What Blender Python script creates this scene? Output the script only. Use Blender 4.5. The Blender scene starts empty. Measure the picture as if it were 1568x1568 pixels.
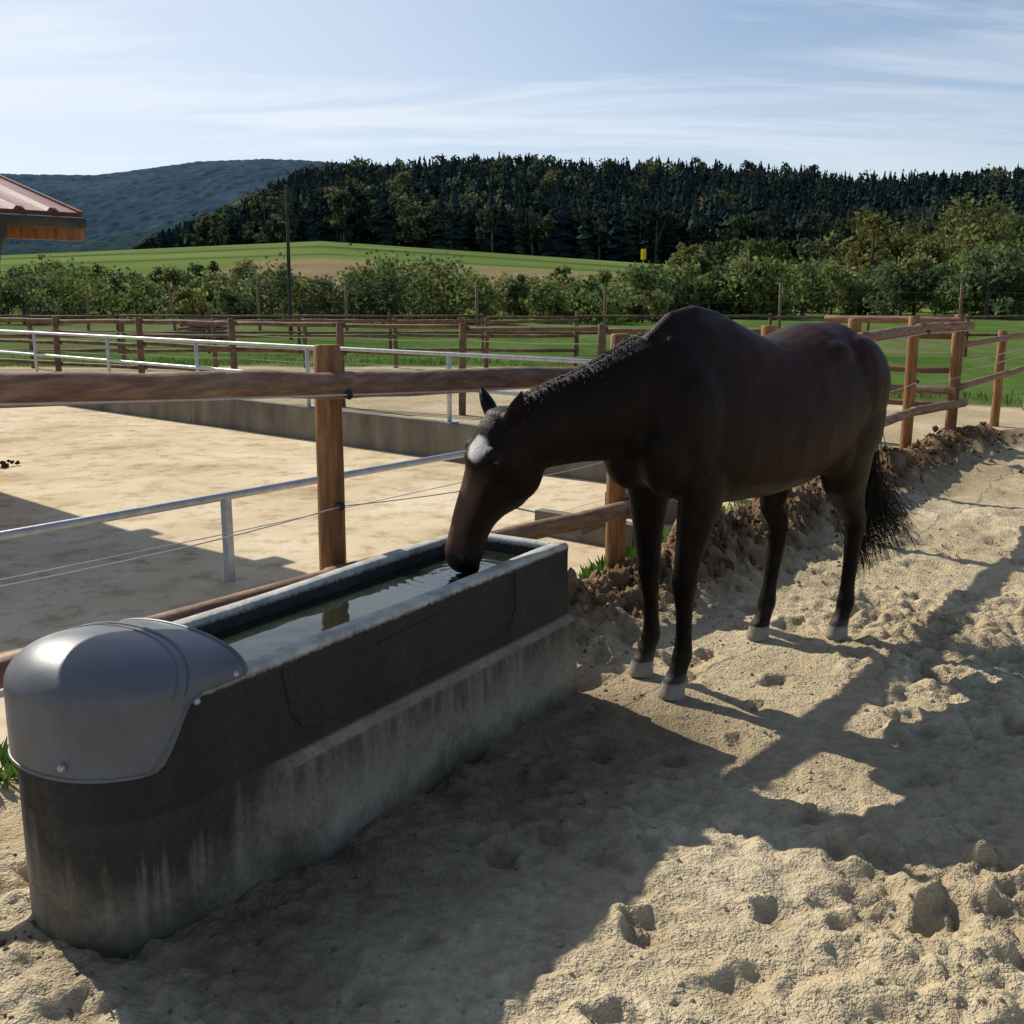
import bpy, math, numpy as np
from mathutils import Vector, Matrix
rng = np.random.default_rng(7)
S = bpy.context.scene
# ------------------------------------------------------------------ helpers
def link(o, parent=None):
    S.collection.objects.link(o)
    if parent: o.parent = parent
    return o

def make_np(name, V, F, mats, col=None, smooth=False, parent=None, midx=None):
    V = np.asarray(V, dtype=np.float32); F = np.asarray(F, dtype=np.int32)
    k = F.shape[1]
    me = bpy.data.meshes.new(name)
    me.vertices.add(len(V)); me.vertices.foreach_set('co', V.ravel())
    me.loops.add(F.size); me.loops.foreach_set('vertex_index', F.ravel())
    me.polygons.add(len(F))
    me.polygons.foreach_set('loop_start', np.arange(0, F.size, k, dtype=np.int32))
    me.polygons.foreach_set('loop_total', np.full(len(F), k, dtype=np.int32))
    if midx is not None: me.polygons.foreach_set('material_index', np.asarray(midx, dtype=np.int32))
    me.update(calc_edges=True)
    me.polygons.foreach_set('use_smooth', np.full(len(F), smooth, dtype=bool))
    if col is not None:
        a = me.color_attributes.new('Col', 'FLOAT_COLOR', 'POINT')
        c = np.ones((len(V), 4), dtype=np.float32); c[:, :3] = col
        a.data.foreach_set('color', c.ravel())
    for m in mats: me.materials.append(m)
    return link(bpy.data.objects.new(name, me), parent)

class MB:
    def __init__(s): s.v = []; s.f = []; s.m = []
    def add(s, v, f, m=0):
        o = len(s.v); s.v += [tuple(p) for p in v]
        s.f += [tuple(i + o for i in q) for q in f]; s.m += [m] * len(f)
    def box(s, c, sz, rot=0, m=0, tilt=None):
        M = Matrix.Rotation(rot, 3, 'Z')
        if tilt is not None: M = M @ tilt
        v = []
        for x in (-1, 1):
            for y in (-1, 1):
                for z in (-1, 1):
                    v.append(Vector(c) + M @ Vector((x*sz[0]/2, y*sz[1]/2, z*sz[2]/2)))
        s.add(v, [(0,1,3,2),(4,6,7,5),(0,4,5,1),(2,3,7,6),(0,2,6,4),(1,5,7,3)], m)
    def tube(s, p0, p1, r0, r1=None, seg=12, n=1, jit=0, m=0, cham=True):
        r1 = r0 if r1 is None else r1
        p0 = Vector(p0); p1 = Vector(p1); t = (p1-p0).normalized()
        a = t.orthogonal().normalized(); b = t.cross(a)
        v = []; f = []
        L = [(i/n, 1.0) for i in range(n+1)]
        if cham:
            e = min(0.2*r0, 0.012)/max((p1-p0).length, 1e-3)
            L = [(0, .86), (e, 1.0)] + [(i/n, 1.0) for i in range(1, n)] + [(1-e, 1.0), (1, .86)]
        off = Vector((0,0,0))
        for (u, sc) in L:
            r = (r0+(r1-r0)*u)*sc
            if jit and 0.02 < u < .98: off = Vector(rng.normal(0, jit, 3))
            c = p0.lerp(p1, u) + off
            for k in range(seg):
                th = 2*math.pi*k/seg
                rr = r*(1+jit*2*math.sin(3*th+u*7))
                v.append(c + a*math.cos(th)*rr + b*math.sin(th)*rr)
        for i in range(len(L)-1):
            for k in range(seg):
                f.append((i*seg+k, i*seg+(k+1) % seg, (i+1)*seg+(k+1) % seg, (i+1)*seg+k))
        f.append(tuple(range(seg-1, -1, -1))); f.append(tuple((len(L)-1)*seg+k for k in range(seg)))
        s.add(v, f, m)
    def path(s, pts, r, seg=8, m=0):
        pts = [Vector(p) for p in pts]; v = []; f = []
        for i, p in enumerate(pts):
            t = (pts[min(i+1, len(pts)-1)]-pts[max(i-1, 0)]).normalized()
            a = t.cross(Vector((0.13, .21, .97))).normalized(); b = t.cross(a)
            for k in range(seg):
                th = 2*math.pi*k/seg; v.append(p+a*math.cos(th)*r+b*math.sin(th)*r)
        for i in range(len(pts)-1):
            for k in range(seg):
                f.append((i*seg+k, i*seg+(k+1) % seg, (i+1)*seg+(k+1) % seg, (i+1)*seg+k))
        f.append(tuple(range(seg-1, -1, -1))); f.append(tuple((len(pts)-1)*seg+k for k in range(seg)))
        s.add(v, f, m)
    def ell(s, c, r, R=None, seg=16, rings=10, m=0):
        v = []; f = []
        for i in range(rings+1):
            ph = math.pi*i/rings
            for k in range(seg):
                th = 2*math.pi*k/seg
                p = Vector((r[0]*math.sin(ph)*math.cos(th), r[1]*math.sin(ph)*math.sin(th), r[2]*math.cos(ph)))
                if R is not None: p = R @ p
                v.append(Vector(c)+p)
        for i in range(rings):
            for k in range(seg):
                f.append((i*seg+k, (i+1)*seg+k, (i+1)*seg+(k+1) % seg, i*seg+(k+1) % seg))
        s.add(v, f, m)
    def loft(s, secs, up=(0,0,1), n=24, pw=2.0, m=0):
        up = Vector(up); P = [Vector(q[0]) for q in secs]; v = []; f = []
        for i, q in enumerate(secs):
            t = (P[min(i+1, len(P)-1)]-P[max(i-1, 0)]).normalized()
            side = t.cross(up).normalized(); u = side.cross(t)
            a, b = q[1], q[2]; egg = q[3] if len(q) > 3 else 0
            for k in range(n):
                th = 2*math.pi*k/n; c, sn = math.cos(th), math.sin(th)
                cc = math.copysign(abs(c)**(2/pw), c); ss = math.copysign(abs(sn)**(2/pw), sn)
                v.append(P[i] + u*a*cc + side*b*ss*(1-egg*cc))
        for i in range(len(P)-1):
            for k in range(n):
                f.append((i*n+k, i*n+(k+1) % n, (i+1)*n+(k+1) % n, (i+1)*n+k))
        f.append(tuple(range(n-1, -1, -1))); f.append(tuple((len(P)-1)*n+k for k in range(n)))
        s.add(v, f, m)
    def obj(s, name, mats, smooth=True, parent=None, fixn=True):
        me = bpy.data.meshes.new(name); me.from_pydata(s.v, [], s.f)
        for m in mats: me.materials.append(m)
        me.polygons.foreach_set('material_index', s.m)
        me.polygons.foreach_set('use_smooth', [smooth]*len(s.f))
        me.update()
        if fixn:
            import bmesh
            bm = bmesh.new(); bm.from_mesh(me); bmesh.ops.recalc_face_normals(bm, faces=bm.faces); bm.to_mesh(me); bm.free()
        if smooth:
            try: me.set_sharp_from_angle(angle=math.radians(45))
            except Exception: pass
        return link(bpy.data.objects.new(name, me), parent)

def _h(ix, iy, seed):
    n = (ix.astype(np.int64)*374761393 + iy.astype(np.int64)*668265263 + seed*982451653) & 0x7fffffff
    n = ((n ^ (n >> 13))*1274126177) & 0x7fffffff
    return ((n ^ (n >> 16)) & 0xffff)/65535.0
def vn(x, y, seed=0):
    ix = np.floor(x); iy = np.floor(y); fx = x-ix; fy = y-iy
    fx = fx*fx*fx*(fx*(fx*6-15)+10); fy = fy*fy*fy*(fy*(fy*6-15)+10)
    a = _h(ix, iy, seed); b = _h(ix+1, iy, seed); c = _h(ix, iy+1, seed); d = _h(ix+1, iy+1, seed)
    return (a+(b-a)*fx + (c-a)*fy + (a-b-c+d)*fx*fy)*2-1
def fbm(x, y, seed=0, o=4, g=.5):
    r = 0; a = 1; t = 0
    for i in range(o):
        ca, sa = math.cos(i*1.1+.4), math.sin(i*1.1+.4)
        r = r + a*vn(x*ca-y*sa+i*17.3, x*sa+y*ca-i*9.1, seed+i*7); t += a; a *= g; x = x*2.03; y = y*2.03
    return r/t
def sst(a, b, x):
    t = np.clip((x-a)/(b-a), 0, 1); return t*t*(3-2*t)

# ------------------------------------------------------------------ materials
def new_mat(name):
    m = bpy.data.materials.new(name); m.use_nodes = True
    return m, m.node_tree.nodes, m.node_tree.links, m.node_tree.nodes['Principled BSDF']
def N(nt, typ, **k):
    n = nt.new(typ)
    for a, b in k.items():
        if a in n.inputs: n.inputs[a].default_value = b
        else: setattr(n, a, b)
    return n
def ramp(n, stops):
    r = n.new('ShaderNodeValToRGB'); e = r.color_ramp.elements
    while len(e) < len(stops): e.new(.5)
    for i, (p, c) in enumerate(stops):
        e[i].position = p; e[i].color = (*c, 1) if len(c) == 3 else c
    return r
def mat_noise(name, stops, scale=5, vscale=(1,1,1), rough=.8, bump=.3, bscale=60, bdist=.01, detail=4, metal=0, spec=.3, rvar=0):
    m, n, l, b = new_mat(name)
    tc = N(n, 'ShaderNodeTexCoord'); mp = N(n, 'ShaderNodeMapping'); mp.inputs['Scale'].default_value = vscale
    l.new(tc.outputs['Object'], mp.inputs['Vector'])
    no = N(n, 'ShaderNodeTexNoise', Scale=scale, Detail=detail, Roughness=.6); l.new(mp.outputs[0], no.inputs['Vector'])
    r = ramp(n, stops); l.new(no.outputs[0], r.inputs[0]); l.new(r.outputs[0], b.inputs['Base Color'])
    if bump:
        nb = N(n, 'ShaderNodeTexNoise', Scale=bscale, Detail=3); l.new(mp.outputs[0], nb.inputs['Vector'])
        bp = N(n, 'ShaderNodeBump', Strength=bump, Distance=bdist); l.new(nb.outputs[0], bp.inputs['Height']); l.new(bp.outputs[0], b.inputs['Normal'])
    b.inputs['Roughness'].default_value = rough; b.inputs['Metallic'].default_value = metal
    if rvar:
        mr = N(n, 'ShaderNodeMapRange'); l.new(no.outputs[0], mr.inputs[0]); mr.inputs[1].default_value = .3; mr.inputs[2].default_value = .7
        mr.inputs[3].default_value = rough-rvar; mr.inputs[4].default_value = rough+rvar; l.new(mr.outputs[0], b.inputs['Roughness'])
    b.inputs['Specular IOR Level'].default_value = spec
    return m
def mat_vcol(name, bump=.4, bscale=120, bdist=.006, var=.35, vs=30, transl=0, det=4, bdet=3):
    m, n, l, b = new_mat(name); n.remove(b)
    at = N(n, 'ShaderNodeAttribute', attribute_name='Col')
    out = at.outputs['Color']
    tc = N(n, 'ShaderNodeTexCoord')
    if var:
        no = N(n, 'ShaderNodeTexNoise', Scale=vs, Detail=det, Roughness=.7); l.new(tc.outputs['Object'], no.inputs['Vector'])
        r = ramp(n, [(.3, (1-var,)*3), (.7, (1+var*.6,)*3)]); l.new(no.outputs[0], r.inputs[0])
        mx = N(n, 'ShaderNodeMix', data_type='RGBA', blend_type='MULTIPLY'); mx.inputs[0].default_value = 1
        l.new(at.outputs['Color'], mx.inputs[6]); l.new(r.outputs[0], mx.inputs[7]); out = mx.outputs[2]
    df = N(n, 'ShaderNodeBsdfDiffuse'); l.new(out, df.inputs['Color']); sh_ = df.outputs[0]
    if bump:
        nb = N(n, 'ShaderNodeTexNoise', Scale=bscale, Detail=bdet, Roughness=.7); l.new(tc.outputs['Object'], nb.inputs['Vector'])
        bp = N(n, 'ShaderNodeBump', Strength=bump, Distance=bdist); l.new(nb.outputs[0], bp.inputs['Height']); l.new(bp.outputs[0], df.inputs['Normal'])
    if transl:
        tr = N(n, 'ShaderNodeBsdfTranslucent'); l.new(out, tr.inputs['Color'])
        ms = N(n, 'ShaderNodeMixShader'); ms.inputs[0].default_value = transl
        l.new(sh_, ms.inputs[1]); l.new(tr.outputs[0], ms.inputs[2]); sh_ = ms.outputs[0]
    l.new(sh_, n['Material Output'].inputs[0])
    return m

M_ground = mat_vcol('sand_ground', bump=1.0, bscale=70, bdist=.017, var=.26, vs=18, det=4, bdet=2)
M_foliage = mat_vcol('foliage', bump=0, var=0, transl=.35)
M_conifer = mat_vcol('conifer_foliage', bump=0, var=0)
M_hill = mat_vcol('hazy_hill', bump=0, var=0)
M_wood = mat_noise('wood_post', [(.25, (.12,.05,.018)), (.5, (.27,.125,.045)), (.75, (.42,.22,.09))], scale=6, vscale=(6,6,.7), rough=.65, bump=.6, bscale=30, bdist=.008)
M_rail = mat_noise('wood_rail', [(.25, (.13,.065,.04)), (.5, (.25,.14,.085)), (.75, (.42,.27,.18))], scale=7, vscale=(1,1,6), rough=.7, bump=.5, bscale=22, bdist=.006)
M_farwood = mat_noise('weathered_fence_wood', [(.3, (.085,.05,.03)), (.7, (.25,.15,.09))], scale=6, rough=.75, bump=0)
M_galv = mat_noise('galvanised_steel', [(.3, (.36,.38,.40)), (.7, (.52,.54,.56))], scale=14, rough=.5, bump=.1, metal=.5, spec=.5)
M_tape = mat_noise('electric_tape', [(.3, (.45,.40,.36)), (.7, (.62,.57,.52))], scale=50, rough=.6, bump=0)
M_black = mat_noise('black_plastic', [(.3, (.012,.012,.013)), (.7, (.03,.03,.03))], scale=20, rough=.4)
M_wallc = mat_noise('wall_concrete', [(.3, (.10,.09,.07)), (.55, (.19,.17,.135)), (.75, (.27,.245,.20))], scale=3, vscale=(1,1,.4), rough=.9, bump=.5, bscale=40)
M_roof = mat_noise('red_roof', [(.3, (.25,.09,.075)), (.7, (.38,.16,.13))], scale=4, rough=.45, bump=.1, spec=.5)
M_fascia = mat_noise('fascia', [(.3, (.10,.025,.02)), (.7, (.16,.05,.035))], scale=4, rough=.5)
M_cover = mat_noise('grey_plastic_cover', [(.25, (.085,.09,.10)), (.5, (.13,.14,.155)), (.8, (.21,.22,.235))], scale=4, rough=.44, bump=.14, bscale=90, bdist=.002, spec=.45, detail=7, rvar=.12)

def mat_yard():
    m, n, l, b = new_mat('yard_concrete'); n.remove(b)
    tc = N(n, 'ShaderNodeTexCoord')
    n1 = N(n, 'ShaderNodeTexNoise', Scale=.8, Detail=5, Roughness=.62); l.new(tc.outputs['Object'], n1.inputs['Vector'])
    r = ramp(n, [(.28, (.44,.32,.185)), (.42, (.64,.515,.34)), (.62, (.76,.645,.46)), (.8, (.68,.57,.40))]); l.new(n1.outputs[0], r.inputs[0])
    n2 = N(n, 'ShaderNodeTexNoise', Scale=4, Detail=7, Roughness=.72); l.new(tc.outputs['Object'], n2.inputs['Vector'])
    r2 = ramp(n, [(.34, (.60,.51,.41)), (.50, (1,1,1))]); l.new(n2.outputs[0], r2.inputs[0])
    mx = N(n, 'ShaderNodeMix', data_type='RGBA', blend_type='MULTIPLY'); mx.inputs[0].default_value = .85
    l.new(r.outputs[0], mx.inputs[6]); l.new(r2.outputs[0], mx.inputs[7])
    df = N(n, 'ShaderNodeBsdfDiffuse'); l.new(mx.outputs[2], df.inputs['Color'])
    bp = N(n, 'ShaderNodeBump', Strength=.5, Distance=.02); l.new(n2.outputs[0], bp.inputs['Height']); l.new(bp.outputs[0], df.inputs['Normal'])
    l.new(df.outputs[0], n['Material Output'].inputs[0])
    return m
M_yard = mat_yard()

# ------------------------------------------------------------------ world / sun / camera
EL = math.radians(36.5); d = Vector((.68, -.73, 0)).normalized()   # horizontal direction shadows fall
w = bpy.data.worlds.new("World"); S.world = w; w.use_nodes = True
n = w.node_tree.nodes; l = w.node_tree.links; n.clear()
def MT(op, a, b_=None, c=None):
    q = n.new('ShaderNodeMath'); q.operation = op
    for i, x in enumerate((a, b_, c)):
        if x is None: continue
        if isinstance(x, (int, float)): q.inputs[i].default_value = x
        else: l.new(x, q.inputs[i])
    return q.outputs[0]
def MR(x, a, b_, c, e, ip='LINEAR'):
    q = N(n, 'ShaderNodeMapRange', interpolation_type=ip); l.new(x, q.inputs[0])
    for i, vv in enumerate((a, b_, c, e)): q.inputs[i+1].default_value = vv
    return q.outputs[0]
sky = N(n, 'ShaderNodeTexSky', sky_type='NISHITA', sun_disc=False)
sky.sun_elevation = EL; sky.sun_rotation = math.atan2(-d.x, -d.y) % (2*math.pi)
sky.air_density = 1.0; sky.dust_density = .7; sky.ozone_density = 4.0; sky.altitude = 400
tc = N(n, 'ShaderNodeTexCoord'); sp = N(n, 'ShaderNodeSeparateXYZ'); l.new(tc.outputs['Generated'], sp.inputs[0])
az2 = MT('MAXIMUM', MT('ADD', sp.outputs[2], .12), .05)
cb = N(n, 'ShaderNodeCombineXYZ'); l.new(MT('DIVIDE', sp.outputs[0], az2), cb.inputs[0]); l.new(MT('DIVIDE', sp.outputs[1], az2), cb.inputs[1])
mp = N(n, 'ShaderNodeMapping'); mp.inputs['Rotation'].default_value = (0, 0, .20); mp.inputs['Scale'].default_value = (.55, 2.3, 1); mp.inputs['Location'].default_value = (1.3, .4, 0)
l.new(cb.outputs[0], mp.inputs[0])
cn = N(n, 'ShaderNodeTexNoise', Scale=.8, Detail=5, Roughness=.6, Distortion=.7); l.new(mp.outputs[0], cn.inputs['Vector'])
cr = MR(cn.outputs[0], .42, .64, 0, 1, 'SMOOTHSTEP')
sdot = MT('ADD', MT('MULTIPLY', sp.outputs[0], -d.x), MT('MULTIPLY', sp.outputs[1], -d.y))
sm = MR(sdot, -.1, .98, 0, 1, 'SMOOTHSTEP')
hz = MR(sp.outputs[2], 0, .32, .82, 0)
base = MT('MAXIMUM', hz, MT('MULTIPLY', MR(sdot, .30, .98, .10, 1, 'SMOOTHSTEP'), .62))
fac = MT('ADD', base, MT('MULTIPLY', MT('MULTIPLY', cr, .72), MT('SUBTRACT', 1.0, base)))
fac = MT('MULTIPLY', fac, MT('ADD', MT('MULTIPLY', sm, .75), .27))
fac = MT('MINIMUM', fac, 1.0)
mx = N(n, 'ShaderNodeMix', data_type='RGBA'); l.new(fac, mx.inputs[0]); l.new(sky.outputs[0], mx.inputs[6])
mx.inputs[7].default_value = (8.6, 9.2, 10.0, 1)
bg = N(n, 'ShaderNodeBackground', Strength=.1); l.new(mx.outputs[2], bg.inputs[0])
wo = N(n, 'ShaderNodeOutputWorld'); l.new(bg.outputs[0], wo.inputs[0])

sl = bpy.data.lights.new('sun', 'SUN'); sl.energy = 5.0; sl.angle = math.radians(.5); sl.color = (1, .935, .81)
so = link(bpy.data.objects.new('sun', sl))
sdir = Vector((d.x*math.cos(EL), d.y*math.cos(EL), -math.sin(EL)))
so.rotation_euler = sdir.to_track_quat('-Z', 'Y').to_euler(); so.location = -sdir*50

cam = bpy.data.cameras.new('camera'); co = link(bpy.data.objects.new('camera', cam)); S.camera = co
co.location = (0, 0, 1.65); co.rotation_euler = (math.radians(78.5), 0, 0)
cam.sensor_width = 36; cam.lens = 37.65; cam.clip_end = 8000; cam.clip_start = .05
S.view_settings.view_transform = 'Standard'; S.view_settings.look = 'None'; S.view_settings.exposure = 0

# ------------------------------------------------------------------ layout
FL = [(-4.4,-.38), (-3.2,1.22), (-2.0,2.82), (-.77,4.45), (.58,5.87), (1.83,7.73), (2.95,9.35), (4.06,10.96), (4.83,11.75)]
RH = [1.50, 1.46, 1.40, 1.285, 1.225, 1.25, 1.28, 1.31, 1.31]
fy = np.array([p[1] for p in FL]); fx = np.array([p[0] for p in FL])
def fence_x(y): return np.interp(y, np.r_[-40, fy, 60], np.r_[-32, fx, 60])
def wall_y(x): return 9.4 - (x-.85)*(5.3/5.91)
def crest(x): return np.interp(x, [-400,-180,-156,-145,-119,-101,-90,-67,-22,30,83,135,206,300,600], [0,0,2,11,18,25,34,38,41,40,39,34,37,39,30])
def terrain(x, y):
    xn = x*260/np.maximum(y, 60)
    m = np.interp(xn, [-400,-180,-104,-45,31,80,300], [6,8,11,13.5,8.6,6,4])
    h = m*sst(75, 262, y)
    f = np.maximum(crest(x*450/np.maximum(y, 200))-m*.8, 0)*sst(268, 455, y)
    f = f*(1-sst(500, 900, y))
    h = h*(1-sst(300, 420, y)*.2)*(1-sst(600, 1000, y)) + f
    return h*(1-sst(900, 1500, y))

# ------------------------------------------------------------------ ground
def axis(lo, hi, step, gl, gh, Lo, Hi):
    a = list(np.arange(lo, hi, step)); s = step; p = a[-1]; up = []
    while p < Hi: s *= gh; p += min(s, 150); up.append(p)
    s = step; p = lo; dn = []
    while p > Lo: s *= gl; p -= min(s, 150); dn.append(p)
    return np.array(dn[::-1]+a+up)
X = axis(-1.9, 2.7, .0125, 1.035, 1.03, -3500, 3500)
Y = axis(1.5, 5.4, .0125, 1.07, 1.02, -30, 4500)
gx, gy = np.meshgrid(X, Y)
fxx = fence_x(gy); dist = (gx-fxx)*.8
sandm = sst(-.25, 0.0, dist)
inyard = (1-sst(-.35, -.15, dist))*(gy < wall_y(gx)+.05)*(gx > -16)
det = 1-sst(9, 30, gy)
wx = gx+.06*fbm(gx*3, gy*3, 201, 2); wy = gy+.06*fbm(gx*3, gy*3, 203, 2)
big = fbm(gx*.9, gy*.9, 3, 3)
mid = fbm(wx*3.8, wy*3.8, 11, 3)
def billow(s, seed, o=3): return np.abs(fbm(wx*s, wy*s, seed, o, .55))
lump = billow(6.5, 23); lump2 = billow(15, 31, 2); lump3 = billow(30, 37, 1)
trod = np.clip(.64+1.3*fbm(gx*.7+3, gy*.7, 41, 2), .18, 1.15)
hs = .024*big + trod*(.030*mid + .056*lump + .026*lump2+.011*lump3) - .019
pr = np.zeros_like(gx)
for i in range(700):
    px = rng.uniform(-1.8, 4.5); py = rng.uniform(.9, 9.5)
    if px < fence_x(py)+.15: continue
    th = rng.uniform(0, 6.28); R = rng.uniform(.03, .065); dp = rng.uniform(.008, .032)
    i0, i1 = np.searchsorted(X, [px-.16, px+.16]); j0, j1 = np.searchsorted(Y, [py-.16, py+.16])
    if i1-i0 < 3 or j1-j0 < 3: continue
    xx = gx[j0:j1, i0:i1]-px; yy = gy[j0:j1, i0:i1]-py
    u = xx*math.cos(th)+yy*math.sin(th); v = -xx*math.sin(th)+yy*math.cos(th)
    ang = np.arctan2(v, u); rr = np.sqrt((u/1.3)**2+v**2)/R*(1+.2*np.sin(2*ang+th*3)+.14*np.sin(5*ang+th))
    pr[j0:j1, i0:i1] += -dp*np.exp(-(rr**3)*.9)+dp*.55*np.exp(-((rr-1.4)/.35)**2)*(.5+.8*np.sin(ang*1+th))
pr = np.clip(pr, -.04, .022)
hs = hs+pr*det
bm_ = np.exp(-((dist-.22)/.34)**2)*sst(4.3, 5.2, gy)*(1-sst(11.5, 13, gy))
clod = np.abs(fbm(gx*6, gy*6, 51, 4, .7))
hs = hs + bm_*(.20+.15*fbm(gx*1.7, gy*1.7, 61, 2)+.20*clod)
for (hx_, hy_) in [(.69,4.25),(.59,4.51),(1.61,5.05),(1.23,5.01)]:
    k = np.exp(-((gx-hx_)**2+(gy-hy_)**2)/.010); hs = hs*(1-k)+.004*k
gz = hs*sandm*det*(1-inyard) + .02*fbm(gx*.2, gy*.2, 5, 3)*(1-det)
gz = np.where(inyard > .02, -.06*inyard+gz*(1-inyard), gz)
gz = gz + terrain(gx, gy)
def C(*c): return np.array(c, dtype=np.float32)
def mixc(a, b, t): return a*(1-t[..., None])+b*t[..., None]
sand = np.ones(gx.shape+(3,))*C(.57,.465,.30)
sand = mixc(sand, C(.69,.585,.41), np.clip(fbm(gx*2, gy*2, 71, 3)*1.2, 0, 1))
sand = mixc(sand, C(.42,.335,.21), np.clip(fbm(gx*1.3, gy*1.3, 81, 4)*1.6-.08, 0, .65))
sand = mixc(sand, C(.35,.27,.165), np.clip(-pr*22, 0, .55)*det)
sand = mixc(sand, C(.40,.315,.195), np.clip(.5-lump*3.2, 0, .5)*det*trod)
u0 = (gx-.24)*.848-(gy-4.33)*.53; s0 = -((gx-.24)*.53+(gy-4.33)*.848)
trough_tone = (1-sst(.1, 1.15, u0+.4*fbm(gx*2.2, gy*2.2, 91, 3)))*sst(-.5, -.1, u0)*sst(-.5, .2, s0)*(1-sst(2.1, 2.6, s0))
sand = mixc(sand, C(.18,.13,.08), trough_tone*.85)  # darker brown sand along the front of the trough
dirt = mixc(np.ones(gx.shape+(3,))*C(.14,.085,.048), C(.33,.235,.145), np.clip(clod*2.6-.25+.4*mid, 0, 1))
col = mixc(sand, dirt, np.clip(bm_*1.7+.5*bm_*mid, 0, 1))
gb = np.interp(gx, [-40,-20,0,4,8,20,60], [25,25,25,18,15.2,12.5,10])
gm = sst(-.3, .3, gy-gb+.7*fbm(gx*.8, gy*.8, 101, 3))
grass = mixc(np.ones(gx.shape+(3,))*C(.075,.135,.032), C(.125,.19,.055), np.clip(.5+fbm(gx*.5, gy*.16, 111, 4), 0, 1))
grass = mixc(grass, C(.17,.17,.085), np.clip(fbm(gx*.12, gy*.07, 121, 4)*1.7, 0, .6))
grass = grass*(1+.25*fbm(gx*3, gy*1.2, 122, 3))[..., None]
col = mixc(col, grass, gm)
brown = mixc(np.ones(gx.shape+(3,))*C(.24,.17,.10), C(.30,.24,.13), np.clip(.5+fbm(gx*.05, gy*.2, 131, 3), 0, 1))
mead = mixc(np.ones(gx.shape+(3,))*C(.135,.19,.055), C(.19,.245,.08), np.clip(.5+1.4*fbm(gx*.03, gy*.10, 141, 4), 0, 1))
for (yb, wd) in ((196, 7), (226, 2.5), (176, 3)):
    yy = gy+gx*.08+3*fbm(gx*.02, gy*.02, 151, 2)
    band = sst(yb, yb+1.5, yy)*(1-sst(yb+wd, yb+wd+1.5, yy)); mead = mixc(mead, C(.06,.10,.035), band*.8)
col = mixc(col, mead, sst(88, 96, gy))
bz = sst(104, 112, gy)*(1-sst(168, 172, gy+gx*.06))*sst(-50, -44, gx-(gy-100)*.1)
col = mixc(col, brown, bz)
col = mixc(col, C(.02,.03,.015), sst(264, 268, gy))
ny, nx = gx.shape
idx = np.arange(nx*ny).reshape(ny, nx)
F = np.stack([idx[:-1,:-1], idx[:-1,1:], idx[1:,1:], idx[1:,:-1]], -1).reshape(-1, 4)
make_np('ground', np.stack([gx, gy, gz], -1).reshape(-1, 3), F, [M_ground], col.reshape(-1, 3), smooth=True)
def gh(x, y):
    i = min(max(np.searchsorted(X, x), 1), nx-1); j = min(max(np.searchsorted(Y, y), 1), ny-1)
    return float(gz[j, i])

ax = np.arange(-16, 2.2, .1); ay = np.arange(-1, 26, .1)
V = []; Fq = []; vid = {}
def vkey(i, j):
    if (i, j) not in vid:
        x = ax[i]; y = ay[j]
        xe = float(fence_x(np.array(y)))-.30
        x = min(x, xe); y = min(y, float(wall_y(x)))
        vid[(i, j)] = len(V)
        V.append((x, y, .008*float(vn(np.array(x*.7), np.array(y*.7), 3))))
    return vid[(i, j)]
for i in range(len(ax)-1):
    for j in range(len(ay)-1):
        if ax[i] < float(fence_x(np.array(ay[j])))-.3 and ay[j] < wall_y(ax[i]):
            Fq.append((vkey(i, j), vkey(i+1, j), vkey(i+1, j+1), vkey(i, j+1)))
make_np('concrete_yard', V, Fq, [M_yard], smooth=True)

t = (1+5**.5)/2
ICO = np.array([(-1,t,0),(1,t,0),(-1,-t,0),(1,-t,0),(0,-1,t),(0,1,t),(0,-1,-t),(0,1,-t),(t,0,-1),(t,0,1),(-t,0,-1),(-t,0,1)], dtype=float)/1.9
ICF = np.array([(0,11,5),(0,5,1),(0,1,7),(0,7,10),(0,10,11),(1,5,9),(5,11,4),(11,10,2),(10,7,6),(7,1,8),(3,9,4),(3,4,2),(3,2,6),(3,6,8),(3,8,9),(4,9,5),(2,4,11),(6,2,10),(8,6,7),(9,8,1)])
def lumps(name, P, R, mat, cols, smooth=False):
    k = len(P); V = ICO[None]*R[:, None, None]*rng.uniform(.6, 1.25, (k, 12, 1))*rng.uniform(.6, 1.2, (k, 1, 3)) + P[:, None, :]
    F = ICF[None]+(np.arange(k)*12)[:, None, None]
    return make_np(name, V.reshape(-1, 3), F.reshape(-1, 3), [mat], np.repeat(cols, 12, axis=0), smooth=smooth)
M_clod = mat_vcol('soil_clods', bump=.9, bscale=90, bdist=.008, var=.4, vs=40)
P = []; R = []
for i in range(3000):
    y = rng.uniform(4.7, 12.0); x = float(fence_x(np.array(y)))+.27+rng.normal(0, .28)
    r = min(abs(rng.normal(0, .011))+.004+(.034*rng.random() if rng.random() < .14 else 0), .05)
    P.append((x, y, gh(x, y)-r*.35)); R.append(r)
P = np.array(P); R = np.array(R)
lumps('dirt_clods', P, R, M_clod, np.where(rng.random((len(P), 1)) < .3, C(.31,.22,.135), C(.17,.105,.06))*rng.uniform(.7, 1.25, (len(P), 1)), True)
P = []; R = []
for i in range(8000):
    y = 1.2+6.5*rng.random()**1.4; x = rng.uniform(-1.6, 3.6)
    if x < float(fence_x(np.array(y)))+.3: continue
    r = min(abs(rng.normal(0, .0045))+.002, .014)
    P.append((x, y, gh(x, y)-r*.1)); R.append(r)
P = np.array(P); R = np.array(R)
uu = (P[:,0]-.24)*.848-(P[:,1]-4.33)*.53; dk = (1-sst(.2, 1.1, uu))[:, None]
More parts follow.
